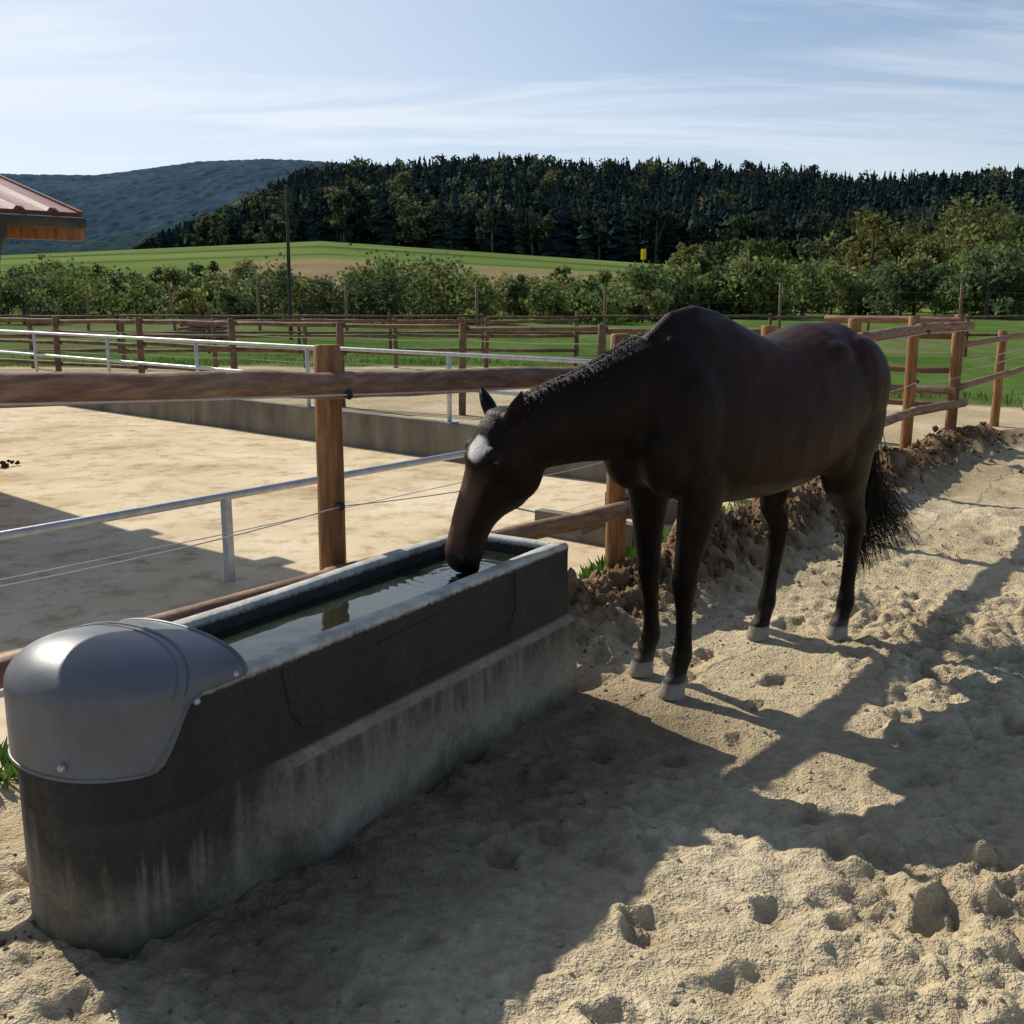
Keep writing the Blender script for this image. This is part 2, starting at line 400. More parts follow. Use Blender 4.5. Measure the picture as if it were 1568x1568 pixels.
lumps('sand_clods', P, R, M_clod, (C(.58,.48,.32)*(1-dk)+C(.25,.19,.12)*dk)*rng.uniform(.7, 1.05, (len(P), 1)), True)

def blades(name, spots, hgt, wid):
    V = []; F = []; cl = []
    for (cx, cy, rad, cnt) in spots:
        for i in range(cnt):
            a = rng.uniform(0, 6.28); r = rad*math.sqrt(rng.random()); x = cx+r*math.cos(a); y = cy+r*math.sin(a)
            z = max(gh(x, y), -.01); h = hgt*rng.uniform(.4, 1.2); b = rng.uniform(0, 6.28); lean = rng.uniform(.1, .9)*h
            dx, dy = math.cos(b), math.sin(b); wx, wy = -dy*wid*rng.uniform(.5, 1.3), dx*wid*rng.uniform(.5, 1.3)
            o = len(V)
            V += [(x-wx*.3, y-wy*.3, z), (x+wx*.3, y+wy*.3, z), (x+wx+dx*lean*.5, y+wy+dy*lean*.5, z+h*.6), (x-wx+dx*lean*.5, y-wy+dy*lean*.5, z+h*.6),
                  (x+wx*.1+dx*lean, y+wy*.1+dy*lean, z+h), (x-wx*.1+dx*lean, y-wy*.1+dy*lean, z+h)]
            F += [(o, o+1, o+2, o+3), (o+3, o+2, o+4, o+5)]
            c = C(.09,.17,.035)*rng.uniform(.6, 1.5); cl += [c]*6
    return make_np(name, V, F, [M_foliage], np.array(cl))
blades('weeds', [(.62,6.15,.20,190), (.80,6.3,.16,140), (.95,6.6,.24,200), (.45,5.85,.12,70), (1.15,6.75,.2,120), (1.3,7.1,.2,140), (-1.75,3.55,.16,140), (-1.98,3.25,.15,90), (-1.6,3.75,.1,60), (1.9,8.1,.2,120), (2.3,8.7,.2,90), (-1.7,2.75,.12,70), (2.7,9.2,.2,60)], .09, .010)
sp_ = []
for i in range(420):
    x = rng.uniform(-16, 22); y = float(np.interp(x, [-40,-20,0,4,8,20,60], [25,25,25,18,15.2,12.5,10]))+abs(rng.normal(0, 1.6))
    sp_.append((x, y, .35, 22))
blades('grass_tufts', sp_, .11, .010)

# ------------------------------------------------------------------ fences
def terr(x, y): return float(terrain(np.array(float(x)), np.array(float(y))))
def fence(pts, H, rp, rails, rr, mats, seg=12, tapes=()):
    mb = MB()
    for (x, y) in pts:
        t = rng.normal(0, .012, 2)
        mb.tube((x, y, -.15+terr(x, y)), (x+t[0], y+t[1], H+terr(x, y)+rng.normal(0, .015)), rp*rng.uniform(.92, 1.06), rp*.97, seg, 5, .0025, 0)
    for i in range(len(pts)-1):
        A_ = Vector((pts[i][0], pts[i][1], terr(*pts[i]))); B_ = Vector((pts[i+1][0], pts[i+1][1], terr(*pts[i+1])))
        t = (B_-A_).normalized(); nn = Vector((t.y, -t.x, 0))*(rp+rr*.6)
        for zz in rails:
            a = A_+Vector((0,0,zz+rng.normal(0, .012))); b = B_+Vector((0,0,zz+rng.normal(0, .012)))
            mb.tube(a+nn-t*.04, b+nn+t*.04, rr*rng.uniform(.95, 1.05), rr*rng.uniform(.85, 1.0), seg, 6, .003, 1)
        for zz in tapes:
            z1 = Vector((0,0,zz)); mb.path([A_+nn*1.4+z1, A_.lerp(B_, .5)+nn*1.4+z1-Vector((0,0,.02)), B_+nn*1.4+z1], .006, 5, 2)
    mb.obj('wooden_fence', mats+[M_tape])

mb = MB(); HT = 1.44
for i, (x, y) in enumerate(FL):
    mb.tube((x, y, -.2), (x+rng.normal(0,.008), y+rng.normal(0,.008), max(HT, RH[i]+.09)+rng.normal(0,.008)), .059, .056, 18, 6, .0022, 0)
for i in range(len(FL)-1):
    a = Vector((*FL[i], 0)); b = Vector((*FL[i+1], 0)); t = (b-a).normalized()
    nn = Vector((t.y, -t.x, 0)); off = nn*.088; Z = lambda q: Vector((0,0,q))
    mb.tube(a+off-t*.1+Z(RH[i]), b+off+t*.1+Z(RH[i+1]), .056, .052, 18, 9, .0035, 1)
    mb.tube(a+off*1.05-t*.1+Z(.485), b+off*1.05+t*.1+Z(.485), .049, .046, 16, 8, .003, 1)
    for lo in (0, 1):
        pts = []
        for k in range(9):
            u = k/8; zz = .78 if lo else RH[i]*(1-u)+RH[i+1]*u-.035
            pts.append(a.lerp(b, u)+nn*(.078 if lo else .152)+Z(zz-.03*4*u*(1-u)*(1 if lo else .2)))
        mb.path(pts, .0026 if lo else .0042, 6, 2)
        p = a+nn*(.065 if lo else .14)+Z(.78 if lo else RH[i]-.035); mb.tube(p-nn*.04, p+nn*.012, .015, .012, 10, 1, 0, 3)
        mb.ell(p+nn*.012, (.017, .017, .02), None, 10, 6, 3)
mb.obj('wooden_fence', [M_wood, M_rail, M_tape, M_black])

fence([(4.83+(-9.9-4.83)*k/8, 11.75+(20.2-11.75)*k/8) for k in range(9)], 1.27, .055, (1.2, .82, .45), .036, [M_farwood, M_farwood], tapes=(1.02, .65))
fence([(-17+2.05*k, 24.3+.05*k) for k in range(10)], 1.12, .055, (1.05, .72, .4), .04, [M_farwood, M_farwood], 8)
fence([(-19+2.6*k, 31.5-.2*k) for k in range(14)], 1.15, .05, (1.05, .6), .035, [M_farwood, M_farwood], 8)
fence([(4.83, 11.75), (6.15, 13.6), (7.45, 15.5), (9.3, 17.2), (11.2, 18.9), (13.1, 20.6), (15.1, 22.2)], 1.2, .055, (1.12, .66), .038, [M_wood, M_rail], tapes=(.95, .85))
fence([(3.7, 12.6), (4.83, 11.75)], 1.42, .06, (1.36, .62), .045, [M_wood, M_rail])

mb = MB(); tp = []
for k, px in enumerate([-19.5, -15.5, -11.6, -7.6, -1.6, 4.3, 12.3, 20.6, 28]):
    mb.tube((px, 50, -.1), (px+rng.normal(0,.08), 50, 2.05+rng.normal(0,.12)), .08, .06, 8, 2, 0, 0); tp.append(Vector((px, 50, 0)))
for i in range(len(tp)-1):
    for zz in (1.75, 1.3): mb.path([tp[i]+Vector((0,0,zz)), tp[i].lerp(tp[i+1], .5)+Vector((0,0,zz-.06)), tp[i+1]+Vector((0,0,zz))], .007, 5, 1)
mb.obj('wire_fence', [M_rail, M_farwood])

mb = MB()
a = Vector((-3.7, 3.35, .52)); b = Vector((.62, 9.05, .50))
mb.tube(a, b, .024, .024, 14, 1, 0, 0)
for u in (.1, .475, .86):
    p = a.lerp(b, u); mb.box((p.x, p.y, .25), (.045, .045, .52), .93, 0)
mb.path([a+Vector((0,0,-.2)), a.lerp(b,.475)+Vector((0,0,-.22)), b+Vector((0,0,-.2))], .003, 6, 0)
mb.obj('metal_railing', [M_galv])

mb = MB(); wa = Vector((1.75, wall_y(1.75)+.1, 0)); wb = Vector((-13.9, wall_y(-13.9)+.1, 0)); L = (wb-wa).length; ang = math.atan2(wb.y-wa.y, wb.x-wa.x)
for k in range(8):
    c = wa.lerp(wb, (k+.5)/8); mb.box((c.x, c.y, .14), (L/8-.012, .16, .46), ang)
mb.obj('concrete_wall', [M_wallc], smooth=False)
mb = MB(); t = (wb-wa).normalized()
for u in np.arange(.9, L, 2.3):
    p = wa+t*u; mb.tube((p.x, p.y, .36), (p.x, p.y, 1.06), .024, .024, 10); mb.box((p.x, p.y, .378), (.14, .14, .012), ang)
for zz in (1.06, .72): mb.tube(wa+t*.5+Vector((0,0,zz)), wb+Vector((0,0,zz)), .021, .021, 10)
mb.obj('metal_railing', [M_galv])
mb = MB()
for k in range(5): mb.box((.62+k*.10, 6.9+.28*k, .20), (.10, .9, .045), -.55+.02*k, 0)
for k in range(2): mb.box((.5+k*.55, 7.1+.7*k, .09), (.09, .8, .17), .9, 0)
mb.obj('timber_pallet', [M_wallc], smooth=False)
mb = MB()
for k in range(7):
    for q in range(4): mb.box((-9.3, 32.5+.28*q, .3+.11*k), (1.2+rng.normal(0,.1), .22, .08), .1+rng.normal(0,.02), 0)
mb.obj('lumber_stack', [M_rail], smooth=False)
P = []; R = []
for k in range(9): P.append((-4.95+rng.normal(0,.07), 10.3+rng.normal(0,.05), .02+.03*rng.random())); R.append(rng.uniform(.022, .04))
lumps('horse_droppings', np.array(P), np.array(R), M_clod, np.ones((len(P), 3))*C(.08,.055,.03), True)

mb = MB(); mb.tube((-8.15, 40, 0), (-8.1, 40, 5.35), .075, .055, 12, 4); mb.tube((-8.3, 40, 5.0), (-7.95, 40, 5.0), .025, .025, 8); mb.ell((-8.1, 40, 5.4), (.07, .07, .09)); mb.ell((-8.28,40,5.08),(.04,.04,.07)); mb.ell((-7.97,40,5.08),(.04,.04,.07))
mb.tube((-8.13,39.92,2.6),(-8.13,39.92,3.2),.05,.05,8)
M_pole = mat_noise('dark_pole', [(.3, (.035,.035,.03)), (.7, (.08,.075,.06))], rough=.8, bump=0)
mb.obj('utility_pole', [M_pole])
M_yel = mat_noise('yellow_paint', [(.3, (.80,.60,.02)), (.7, (.88,.70,.04))], scale=2, rough=.5, bump=0)
mb = MB(); yx, yy_ = 28.3, 236; yz = terr(yx, yy_)
mb.box((yx, yy_, yz+1.9), (1.2, .12, 2.2), 1.0, 0); mb.box((yx-.1, yy_+.1, yz+1.9), (1.2, .12, 2.2), -.5, 0); mb.tube((yx-.1, yy_+.3, yz-.3), (yx-.1, yy_+.3, yz+2.9), .07)
mb.obj('yellow_sign', [M_yel], smooth=False)

# ------------------------------------------------------------------ shed
sh = bpy.data.objects.new('shed', None); link(sh)
Cc = Vector((-3.28, 8.4, 2.25)); v_ = Vector((-.75, .66, 0)).normalized(); e_ = Vector((-.66, -.75, 0)).normalized()
W, D, sl_ = 5.0, 2.6, .27
def rp(a, b, z=0):
    hgt = sl_*min(b, 2*D-b); return Cc+e_*a+v_*b+Vector((0,0,hgt+z))
mb = MB()
for (b0, b1) in ((0, D), (D, 2*D)):
    nA = 20
    for k in range(nA):
        a0 = W*k/nA; a1 = W*(k+1)/nA
        pr_ = [(a0, 0), (a0+(a1-a0)*.62, 0), (a0+(a1-a0)*.72, .028), (a0+(a1-a0)*.9, .028), (a1, 0)]
        vs = []
        for (aa, zz) in pr_: vs += [rp(aa, b0, zz+.002), rp(aa, b1, zz+.002)]
        mb.add(vs, [(2*i, 2*i+2, 2*i+3, 2*i+1) for i in range(4)])
mb.obj('roof', [M_roof], smooth=False, parent=sh, fixn=False)
mb = MB()
def beam(p, q, wd, hg, m=0):
    p = Vector(p); q = Vector(q); t = q-p; ln = t.length; c = (p+q)/2
    ry = -math.asin(t.z/ln); mb.box(c, (ln, wd, hg), math.atan2(t.y, t.x), m, Matrix.Rotation(ry, 3, 'Y'))
beam(rp(0, 0, -.035), rp(W, 0, -.035), .03, .075)
beam(rp(-.012, 0, -.03), rp(-.012, D, -.03), .03, .09); beam(rp(-.012, D, -.03), rp(-.012, 2*D, -.03), .03, .09)
beam(rp(0, 2*D, -.035), rp(W, 2*D, -.035), .03, .075)
beam(rp(0, D, .03), rp(W, D, .03), .2, .02)
mb.obj('fascia', [M_fascia], smooth=False, parent=sh)
mb = MB()
beam(rp(-.14, .25, -.2), rp(W, .25, -.2), .09, .12); beam(rp(-.14, 2*D-.25, -.2), rp(W, 2*D-.25, -.2), .09, .12)
beam(rp(-.14, D, -.12), rp(W, D, -.12), .09, .14)
for aa in np.arange(.3, W, .75):
    beam(rp(aa, 0.05, -.09), rp(aa, D, -.09), .06, .1); beam(rp(aa, D, -.09), rp(aa, 2*D-.05, -.09), .06, .1)
for aa in (1.6, W-.4):
    for bb in (.25, 2*D-.25):
        p = rp(aa, bb); mb.box((p.x, p.y, 1.0), (.12, .12, 2.15), .7)
mb.obj('timber_frame', [M_wood], smooth=False, parent=sh)
mb = MB()
g0 = rp(.0, -.07, -.06); g1 = rp(W, -.07, -.06); mb.tube(g0, g1, .045, .045, 12)
q0 = rp(.62, -.07, -.08); mb.path([q0, q0+Vector((0,0,-.08)), q0+Vector((-.10,.10,-.16)), q0+Vector((-.14,.14,-.3)), q0+Vector((-.3,.2,-.36)), q0+Vector((-.6,.25,-.40))], .035, 10)
mb.obj('gutter', [M_pole], parent=sh)

# ------------------------------------------------------------------ trough
UX = Vector((.53, .848, 0)).normalized(); NX = Vector((-UX.y, UX.x, 0)); A = Vector((.235, 4.33, 0))
HW = .268; SL = 2.03; ED = .255; EP = .93
def TP(s_, w_, z_): return A - UX*s_ + NX*w_ + Vector((0,0,z_))
def spw(v, p): return math.copysign(abs(v)**p, v)
def outline(ins, nf=6, nn=34, nl=26):
    if ins < 0:   # the lower plinth is only proud along the straight part
        P0 = outline(0); P1 = outline_raw(ins); out = []
        for a_, b_ in zip(P0, P1):
            k = 1-float(sst(1.66, 1.80, np.array(a_[0]))); out.append((a_[0]*(1-k)+b_[0]*k, a_[1]*(1-k)+b_[1]*k))
        return out
    return outline_raw(ins)
def outline_raw(ins, nf=6, nn=34, nl=26):
    h = HW-ins; ed = ED-ins; r = max(.03-ins, .006); pts = []
    for k in range(nf+1):
        th = math.pi/2*k/nf; pts.append((ins+r-r*math.cos(math.pi/2-th), HW-h+r-r*math.sin(th)))
    for k in range(1, nl): pts.append((ins+r+(SL-ins-r)*k/nl, HW-h))
    for k in range(nn+1):
        th = -math.pi/2+math.pi*k/nn; pts.append((SL+ed*spw(math.cos(th), EP), HW+h*spw(math.sin(th), EP)))
    for k in range(1, nl): pts.append((SL-(SL-ins-r)*k/nl, HW+h))
    for k in range(nf+1):
        th = math.pi/2*k/nf; pts.append((ins+r-r*math.sin(th), HW+h-r+r*math.cos(th)))
    return pts
LV = [(-.036, -.15), (-.030, .10), (-.024, .300), (-.020, .309), (-.004, .330), (.0, .338), (.0, .36), (.002, .5), (.002, .60), (.0, .626), (.007, .637), (.014, .64), (.052, .64), (.060, .636), (.064, .626), (.075, .45), (.10, .15)]
v = []; f = []
for (ins, z) in LV:
    for (s_, w_) in outline(ins): v.append(TP(s_, w_, z+.0025*math.sin(s_*5+w_*9+z*20)*(z > .5)+.004*math.sin(s_*4.1+w_*3)*(.29 < z < .35)))
no_ = len(outline(0))
for i in range(len(LV)-1):
    for k in range(no_): f.append((i*no_+k, i*no_+(k+1) % no_, (i+1)*no_+(k+1) % no_, (i+1)*no_+k))
f.append(tuple((len(LV)-1)*no_+k for k in range(no_)))
def mat_trough():
    m, n, l, b = new_mat('stained_concrete')
    g = N(n, 'ShaderNodeNewGeometry'); sp = N(n, 'ShaderNodeSeparateXYZ'); l.new(g.outputs['Position'], sp.inputs[0])
    def noise(sc, det, scale=(1,1,1), ro=.6):
        mp = N(n, 'ShaderNodeMapping'); mp.inputs['Scale'].default_value = scale; l.new(g.outputs['Position'], mp.inputs[0])
        q = N(n, 'ShaderNodeTexNoise', Scale=sc, Detail=det, Roughness=ro); l.new(mp.outputs[0], q.inputs['Vector']); return q.outputs[0]
    def math_(op, a, b_=None, c=None):
        q = N(n, 'ShaderNodeMath', operation=op)
        for i, x in enumerate((a, b_, c)):
            if x is None: continue
            if isinstance(x, (int, float)): q.inputs[i].default_value = x
            else: l.new(x, q.inputs[i])
        return q.outputs[0]
    def mr_(x, a, b_, c=0., d_=1.):
        q = N(n, 'ShaderNodeMapRange'); l.new(x, q.inputs[0])
        for i, vv in enumerate((a, b_, c, d_)): q.inputs[i+1].default_value = vv
        return q.outputs[0]
    def mix_(fac, a, b_):
        q = N(n, 'ShaderNodeMix', data_type='RGBA'); l.new(fac, q.inputs[0])
        for i, x in ((6, a), (7, b_)):
            if isinstance(x, tuple): q.inputs[i].default_value = (*x, 1)
            else: l.new(x, q.inputs[i])
        return q.outputs[2]
    streak = noise(16, 5, (1,1,.07)); wide = noise(5, 4, (1,1,.15)); big = noise(3.2, 5); fine = noise(55, 4)
    zp = sp.outputs[2]
    light = ramp(n, [(.32, (.085,.07,.05)), (.46, (.19,.165,.12)), (.6, (.31,.275,.21)), (.8, (.40,.36,.29))]); l.new(math_('ADD', math_('MULTIPLY', big, .7), math_('MULTIPLY', fine, .3)), light.inputs[0])
    dark = ramp(n, [(.3, (.020,.018,.017)), (.55, (.042,.038,.036)), (.8, (.105,.095,.086))]); l.new(math_('ADD', math_('MULTIPLY', wide, .6), math_('MULTIPLY', fine, .4)), dark.inputs[0])
    msk = mr_(math_('ADD', zp, math_('MULTIPLY', math_('SUBTRACT', fine, .5), .014)), .326, .338)
    runs = math_('MULTIPLY', mr_(math_('ADD', zp, math_('MULTIPLY', big, .50)), .42, .52), math_('MULTIPLY', mr_(streak, .34, .56), .72))
    runs = math_('MULTIPLY', runs, mr_(zp, .306, .298))
    vd = N(n, 'ShaderNodeVectorMath', operation='DISTANCE'); l.new(g.outputs['Position'], vd.inputs[0]); vd.inputs[1].default_value = TP(SL+.05, .10, .42)
    end = mr_(vd.outputs['Value'], .18, .50, 1., 0.)
    m2 = math_('MINIMUM', math_('MULTIPLY', end, math_('ADD', mr_(streak, .38, .54), mr_(zp, .12, .34))), .93)
    ft = mr_(math_('ADD', zp, math_('MULTIPLY', big, .26)), .08, .23, .92, 0.)
    ms = math_('MAXIMUM', math_('MAXIMUM', msk, m2), runs)
    c1 = mix_(ms, light.outputs[0], dark.outputs[0]); c2 = mix_(ft, c1, (.055,.043,.029))
    rm = mr_(math_('ADD', zp, math_('MULTIPLY', math_('SUBTRACT', fine, .5), .022)), .612, .626)
    rc = ramp(n, [(.3, (.26,.26,.23)), (.6, (.54,.53,.475))]); l.new(noise(12, 5), rc.inputs[0])
    c3 = mix_(rm, c2, rc.outputs[0])
    l.new(c3, b.inputs['Base Color']); b.inputs['Roughness'].default_value = .78; b.inputs['Specular IOR Level'].default_value = .3
    bp = N(n, 'ShaderNodeBump', Strength=.6, Distance=.007); l.new(math_('ADD', fine, math_('MULTIPLY', big, 2)), bp.inputs['Height']); l.new(bp.outputs[0], b.inputs['Normal'])
    return m
M_tr = mat_trough()
mb = MB(); mb.add(v, f)
pp = []
for (s_, z_) in [(.42,.60),(.42,.47),(.45,.41),(.50,.385),(1.0,.38),(1.35,.38),(1.55,.38),(1.61,.405),(1.65,.46),(1.68,.60)]: pp.append(TP(s_, .001, z_))
mb.path(pp, .0055, 8)
mb.path([TP(.85, .001, .565), TP(1.25, .001, .555)], .006, 8)
trough = mb.obj('water_trough', [M_tr])
mw, n, l, b = new_mat('trough_water')
b.inputs['Base Color'].default_value = (.016, .022, .012, 1); b.inputs['Roughness'].default_value = .02; b.inputs['IOR'].default_value = 1.33; b.inputs['Specular IOR Level'].default_value = 1.0
g = N(n, 'ShaderNodeNewGeometry'); q = N(n, 'ShaderNodeTexNoise', Scale=5, Detail=2); l.new(g.outputs['Position'], q.inputs['Vector'])
vd = N(n, 'ShaderNodeVectorMath', operation='DISTANCE'); l.new(g.outputs['Position'], vd.inputs[0]); vd.inputs[1].default_value = (-.215, 4.07, .578)
sn_ = N(n, 'ShaderNodeMath', operation='MULTIPLY'); l.new(vd.outputs['Value'], sn_.inputs[0]); sn_.inputs[1].default_value = 130
s2 = N(n, 'ShaderNodeMath', operation='SINE'); l.new(sn_.outputs[0], s2.inputs[0])
fo = N(n, 'ShaderNodeMapRange'); l.new(vd.outputs['Value'], fo.inputs[0]); fo.inputs[1].default_value = .05; fo.inputs[2].default_value = .45; fo.inputs[3].default_value = .10; fo.inputs[4].default_value = 0
m_ = N(n, 'ShaderNodeMath', operation='MULTIPLY_ADD'); l.new(s2.outputs[0], m_.inputs[0]); l.new(fo.outputs[0], m_.inputs[1]); l.new(q.outputs[0], m_.inputs[2])
bp = N(n, 'ShaderNodeBump', Strength=.15, Distance=.02); l.new(m_.outputs[0], bp.inputs['Height']); l.new(bp.outputs[0], b.inputs['Normal'])
mb = MB(); o_ = [TP(s_, w_, .578) for (s_, w_) in outline(.068)]; mb.add(o_, [tuple(range(len(o_)))]); mb.obj('water', [mw], smooth=False, parent=trough)
def mkcover():
    mb = MB(); v = []; f = []
    s0_, nv = 1.83, 28
    hw = HW+.014; ed = ED+.014; VP = .94; SP = .88
    def sec(s_):
        if s_ <= SL: k = 1
        else: k = max(1-((s_-SL)/ed)**(2/EP), 0)**(EP/2)
        return k, (.088+.046*math.sin(min((s_-s0_)/.36, 1)*math.pi/2))
    SS = [s0_+(SL-s0_)*i/12 if i <= 12 else SL+ed*math.sin((i-12)/20*math.pi/2) for i in range(33)]
    for s_ in SS:
        k, hgt = sec(s_); kk = max(k, .004)
        sk = .010+.17*float(sst(2.0, 2.14, np.array(s_)))
        row = []
        for j in range(nv+1):
            th = math.pi*j/nv; c = -math.cos(th); sn = math.sin(th)
            row.append(TP(s_, HW+hw*kk*spw(c, VP), .642+hgt*(k**.95)*sn**SP))
        row = [TP(s_, HW-hw*kk, .642-sk), TP(s_, HW-hw*kk*1.006, .642-sk*.5)]+row+[TP(s_, HW+hw*kk*1.006, .642-sk*.5), TP(s_, HW+hw*kk, .642-sk)]
        v += row
    m_ = nv+5
    for i in range(len(SS)-1):
        for j in range(m_-1): f.append((i*m_+j, (i+1)*m_+j, (i+1)*m_+j+1, i*m_+j+1))
    f.append(tuple(range(2, m_-2)))
    o = (len(SS)-1)*m_; f.append(tuple(o+q for q in range(m_)))
    mb.add(v, f)
    for (sa, r, bow) in ((2.04, .0065, .09), (1.832, .006, 0), (2.08, .004, .10)):
        pts = []
        for j in range(nv+1):
            th = math.pi*j/nv; c = -math.cos(th); sn = math.sin(th); sq = sa-bow*sn; k, hgt = sec(sq)
            pts.append(TP(sq, HW+hw*k*spw(c, VP), .642+hgt*(k**.95)*sn**SP))
        mb.path(pts, r, 8)
    pts = []
    for k in range(31):
        th = -math.pi/2+math.pi*k/30; pts.append(TP(SL+ed*spw(math.cos(th), EP), HW+hw*spw(math.sin(th), EP), .642-.178))
    pts = [p for p in pts if (A-p).dot(UX) > 2.13]
    mb.path([TP(1.99,HW-hw,.635), TP(2.04,HW-hw,.615), TP(2.09,HW-hw*.985,.54)]+pts, .0055, 8)
    mb.obj('valve_cover', [M_cover], parent=trough)
    mb = MB()
    for (s_, w_, z_) in ((2.01, -.018, .618), (1.87, -.014, .648), (SL+.262, .16, .50)): mb.ell(TP(s_, w_, z_), (.010, .010, .010), None, 12, 8)
    mb.obj('bolts', [M_galv], parent=trough)
mkcover()

# ------------------------------------------------------------------ horse
H = MB()
def tk(x, top, bot, w, egg=.18): return ((x, 0, (top+bot)/2), (top-bot)/2, w, egg)
H.loft([tk(.73,1.20,1.00,.07), tk(.69,1.30,.89,.15), tk(.61,1.42,.815,.205), tk(.50,1.51,.785,.235), tk(.38,1.575,.77,.25,.33), tk(.26,1.565,.76,.27,.30), tk(.12,1.51,.755,.29,.2),
        tk(-.04,1.465,.755,.308,.12), tk(-.20,1.46,.77,.315,.08), tk(-.36,1.495,.81,.305,.08), tk(-.50,1.53,.88,.287,.1), tk(-.64,1.52,.96,.262,.15), tk(-.76,1.445,1.01,.212,.15), tk(-.84,1.34,1.06,.14), tk(-.885,1.26,1.12,.06)], n=32, pw=2.15)
H.loft([((.62,-.0,1.44),.05,.04), ((.48,0,1.52),.06,.045), ((.36,0,1.542),.06,.05), ((.22,0,1.525),.05,.045), ((.1,0,1.475),.03,.03)], n=16)
NK = [((.36,.0,1.25),.29,.18), ((.50,-.01,1.24),.275,.175), ((.64,-.035,1.22),.245,.15), ((.78,-.065,1.19),.205,.122), ((.92,-.11,1.16),.173,.102), ((1.04,-.155,1.128),.155,.094), ((1.13,-.19,1.09),.138,.088), ((1.19,-.225,1.03),.10,.07)]
H.loft(NK, n=24, pw=2.1)
Pp = Vector((1.185,-.225,1.170)); Mm = Vector((1.345,-.30,.592)); Lh = (Mm-Pp).length; th_ = (Mm-Pp)/Lh
Fh = Vector((1,-.20,0)); Fh = (Fh-th_*Fh.dot(th_)).normalized(); Sh = Fh.cross(th_)
if Sh.y < 0: Sh = -Sh
def HP(s_, f_, w_=0): return Pp+th_*(s_*Lh)+Fh*f_+Sh*w_
hd = [(-.09,-.01,.04,.04), (-.05,-.015,.08,.068), (.04,-.02,.108,.096), (.14,-.038,.14,.115), (.24,-.052,.164,.122), (.33,-.060,.168,.114), (.43,-.042,.142,.095), (.54,-.012,.106,.078), (.65,.004,.088,.067), (.76,.008,.079,.061), (.86,.004,.078,.065), (.93,.0,.073,.065), (.985,-.006,.056,.052), (1.02,-.01,.03,.03)]
H.loft([(HP(s_, f_), a, b_, 0) for (s_, f_, a, b_) in hd], up=Fh, n=28, pw=2.25)
RH_ = Matrix((Fh, Sh, th_)).transposed()
for sg in (1, -1):
    H.ell(HP(.30, -.110, sg*.072), (.090, .040, .110), RH_, 16, 10)
    H.ell(HP(.225, .048, sg*.089), (.036, .024, .034), RH_)
    H.loft([(HP(.30, .06, sg*.083), .015, .012), (HP(.42, .035, sg*.079), .014, .014), (HP(.55, .02, sg*.066), .010, .010)], up=Fh, n=10)
    H.ell(HP(.90, .032, sg*.048), (.027, .022, .037), RH_)
H.ell(HP(.975, -.050, 0), (.034, .034, .032), RH_)
for sg in (1, -1):
    e0 = HP(-.005, .010, sg*.072); ed = (-th_*.80+Fh*(.14 if sg > 0 else .44)+Sh*sg*(.35 if sg > 0 else .62)).normalized()
    H.loft([(e0-ed*.03, .030, .027), (e0+ed*.02, .034, .028), (e0+ed*.05, .035, .025), (e0+ed*.09, .027, .018), (e0+ed*.125, .013, .010), (e0+ed*.142, .006, .005)], up=Fh, n=14)
def legr(q, k0=1.17):
    return [(p, a*k0, b_*k0) if p[2] < .85 else (p, a, b_) for (p, a, b_) in q]
def foreleg(hx, y):
    dx = hx-.50
    q = [((.46,y*.75,1.18),.15,.075), ((.45,y*.95,1.02),.155,.09), ((.44+dx*.1,y*1.12,.90),.135,.088), ((.455+dx*.25,y*1.12,.80),.088,.068), ((.475+dx*.45,y*1.08,.70),.068,.058), ((.49+dx*.6,y*1.04,.60),.052,.048), ((.50+dx*.75,y*1.02,.52),.046,.044), ((.502+dx*.8,y,.475),.047,.046),
         ((.50+dx*.85,y,.42),.037,.037), ((.495+dx*.9,y,.34),.032,.029), ((.492+dx*.95,y,.25),.031,.028), ((.492+dx,y,.195),.035,.032), ((.495+dx,y,.165),.040,.036), ((.51+dx,y,.125),.033,.032), ((.525+dx,y,.09),.035,.035), ((.535+dx,y,.066),.040,.039), ((.545+dx,y,.06),.042,.040), ((.555+dx,y,.0),.052,.048), ((.557+dx,y,-.012),.051,.047)]
    H.loft(legr(q), up=(1,0,0), n=20)
    H.ell((.465+dx*.8, y, .49), (.03,.03,.035))
foreleg(.52, .135); foreleg(.42, -.135)
def hindleg(hx, y, kx):
    fx_ = hx-.03
    q = [((-.62,y*.8,1.26),.20,.11), ((-.60,y*1.1,1.12),.235,.135), ((-.565,y*1.3,1.00),.21,.125), ((-.54+(kx+.72)*.3,y*1.35,.90),.168,.105), ((-.575+(kx+.72)*.5,y*1.28,.80),.118,.078), ((-.625+(kx+.72)*.7,y*1.18,.71),.078,.058), ((kx+.045,y*1.1,.635),.057,.044), ((kx,y*1.05,.575),.052,.041), ((kx-.004,y*1.02,.525),.047,.040),
         ((kx+.006,y,.46),.039,.035), ((kx+(fx_-kx)*.4,y,.36),.033,.030), ((kx+(fx_-kx)*.75,y,.26),.031,.029), ((fx_-.006,y,.20),.036,.033), ((fx_-.002,y,.168),.041,.037), ((fx_+.014,y,.125),.033,.032), ((fx_+.03,y,.09),.035,.034), ((fx_+.042,y,.066),.040,.038), ((fx_+.05,y,.06),.042,.040), ((fx_+.062,y,.0),.051,.047), ((fx_+.064,y,-.012),.050,.046)]
    H.loft(legr(q), up=(1,0,0), n=20)
    H.loft([((kx-.048,y*1.05,.625),.018,.016), ((kx-.054,y*1.04,.60),.022,.020), ((kx-.040,y*1.03,.55),.020,.020), ((kx-.018,y,.48),.016,.016)], up=(1,0,0), n=12)
hindleg(-.665, .125, -.73); hindleg(-.36, -.115, -.455)
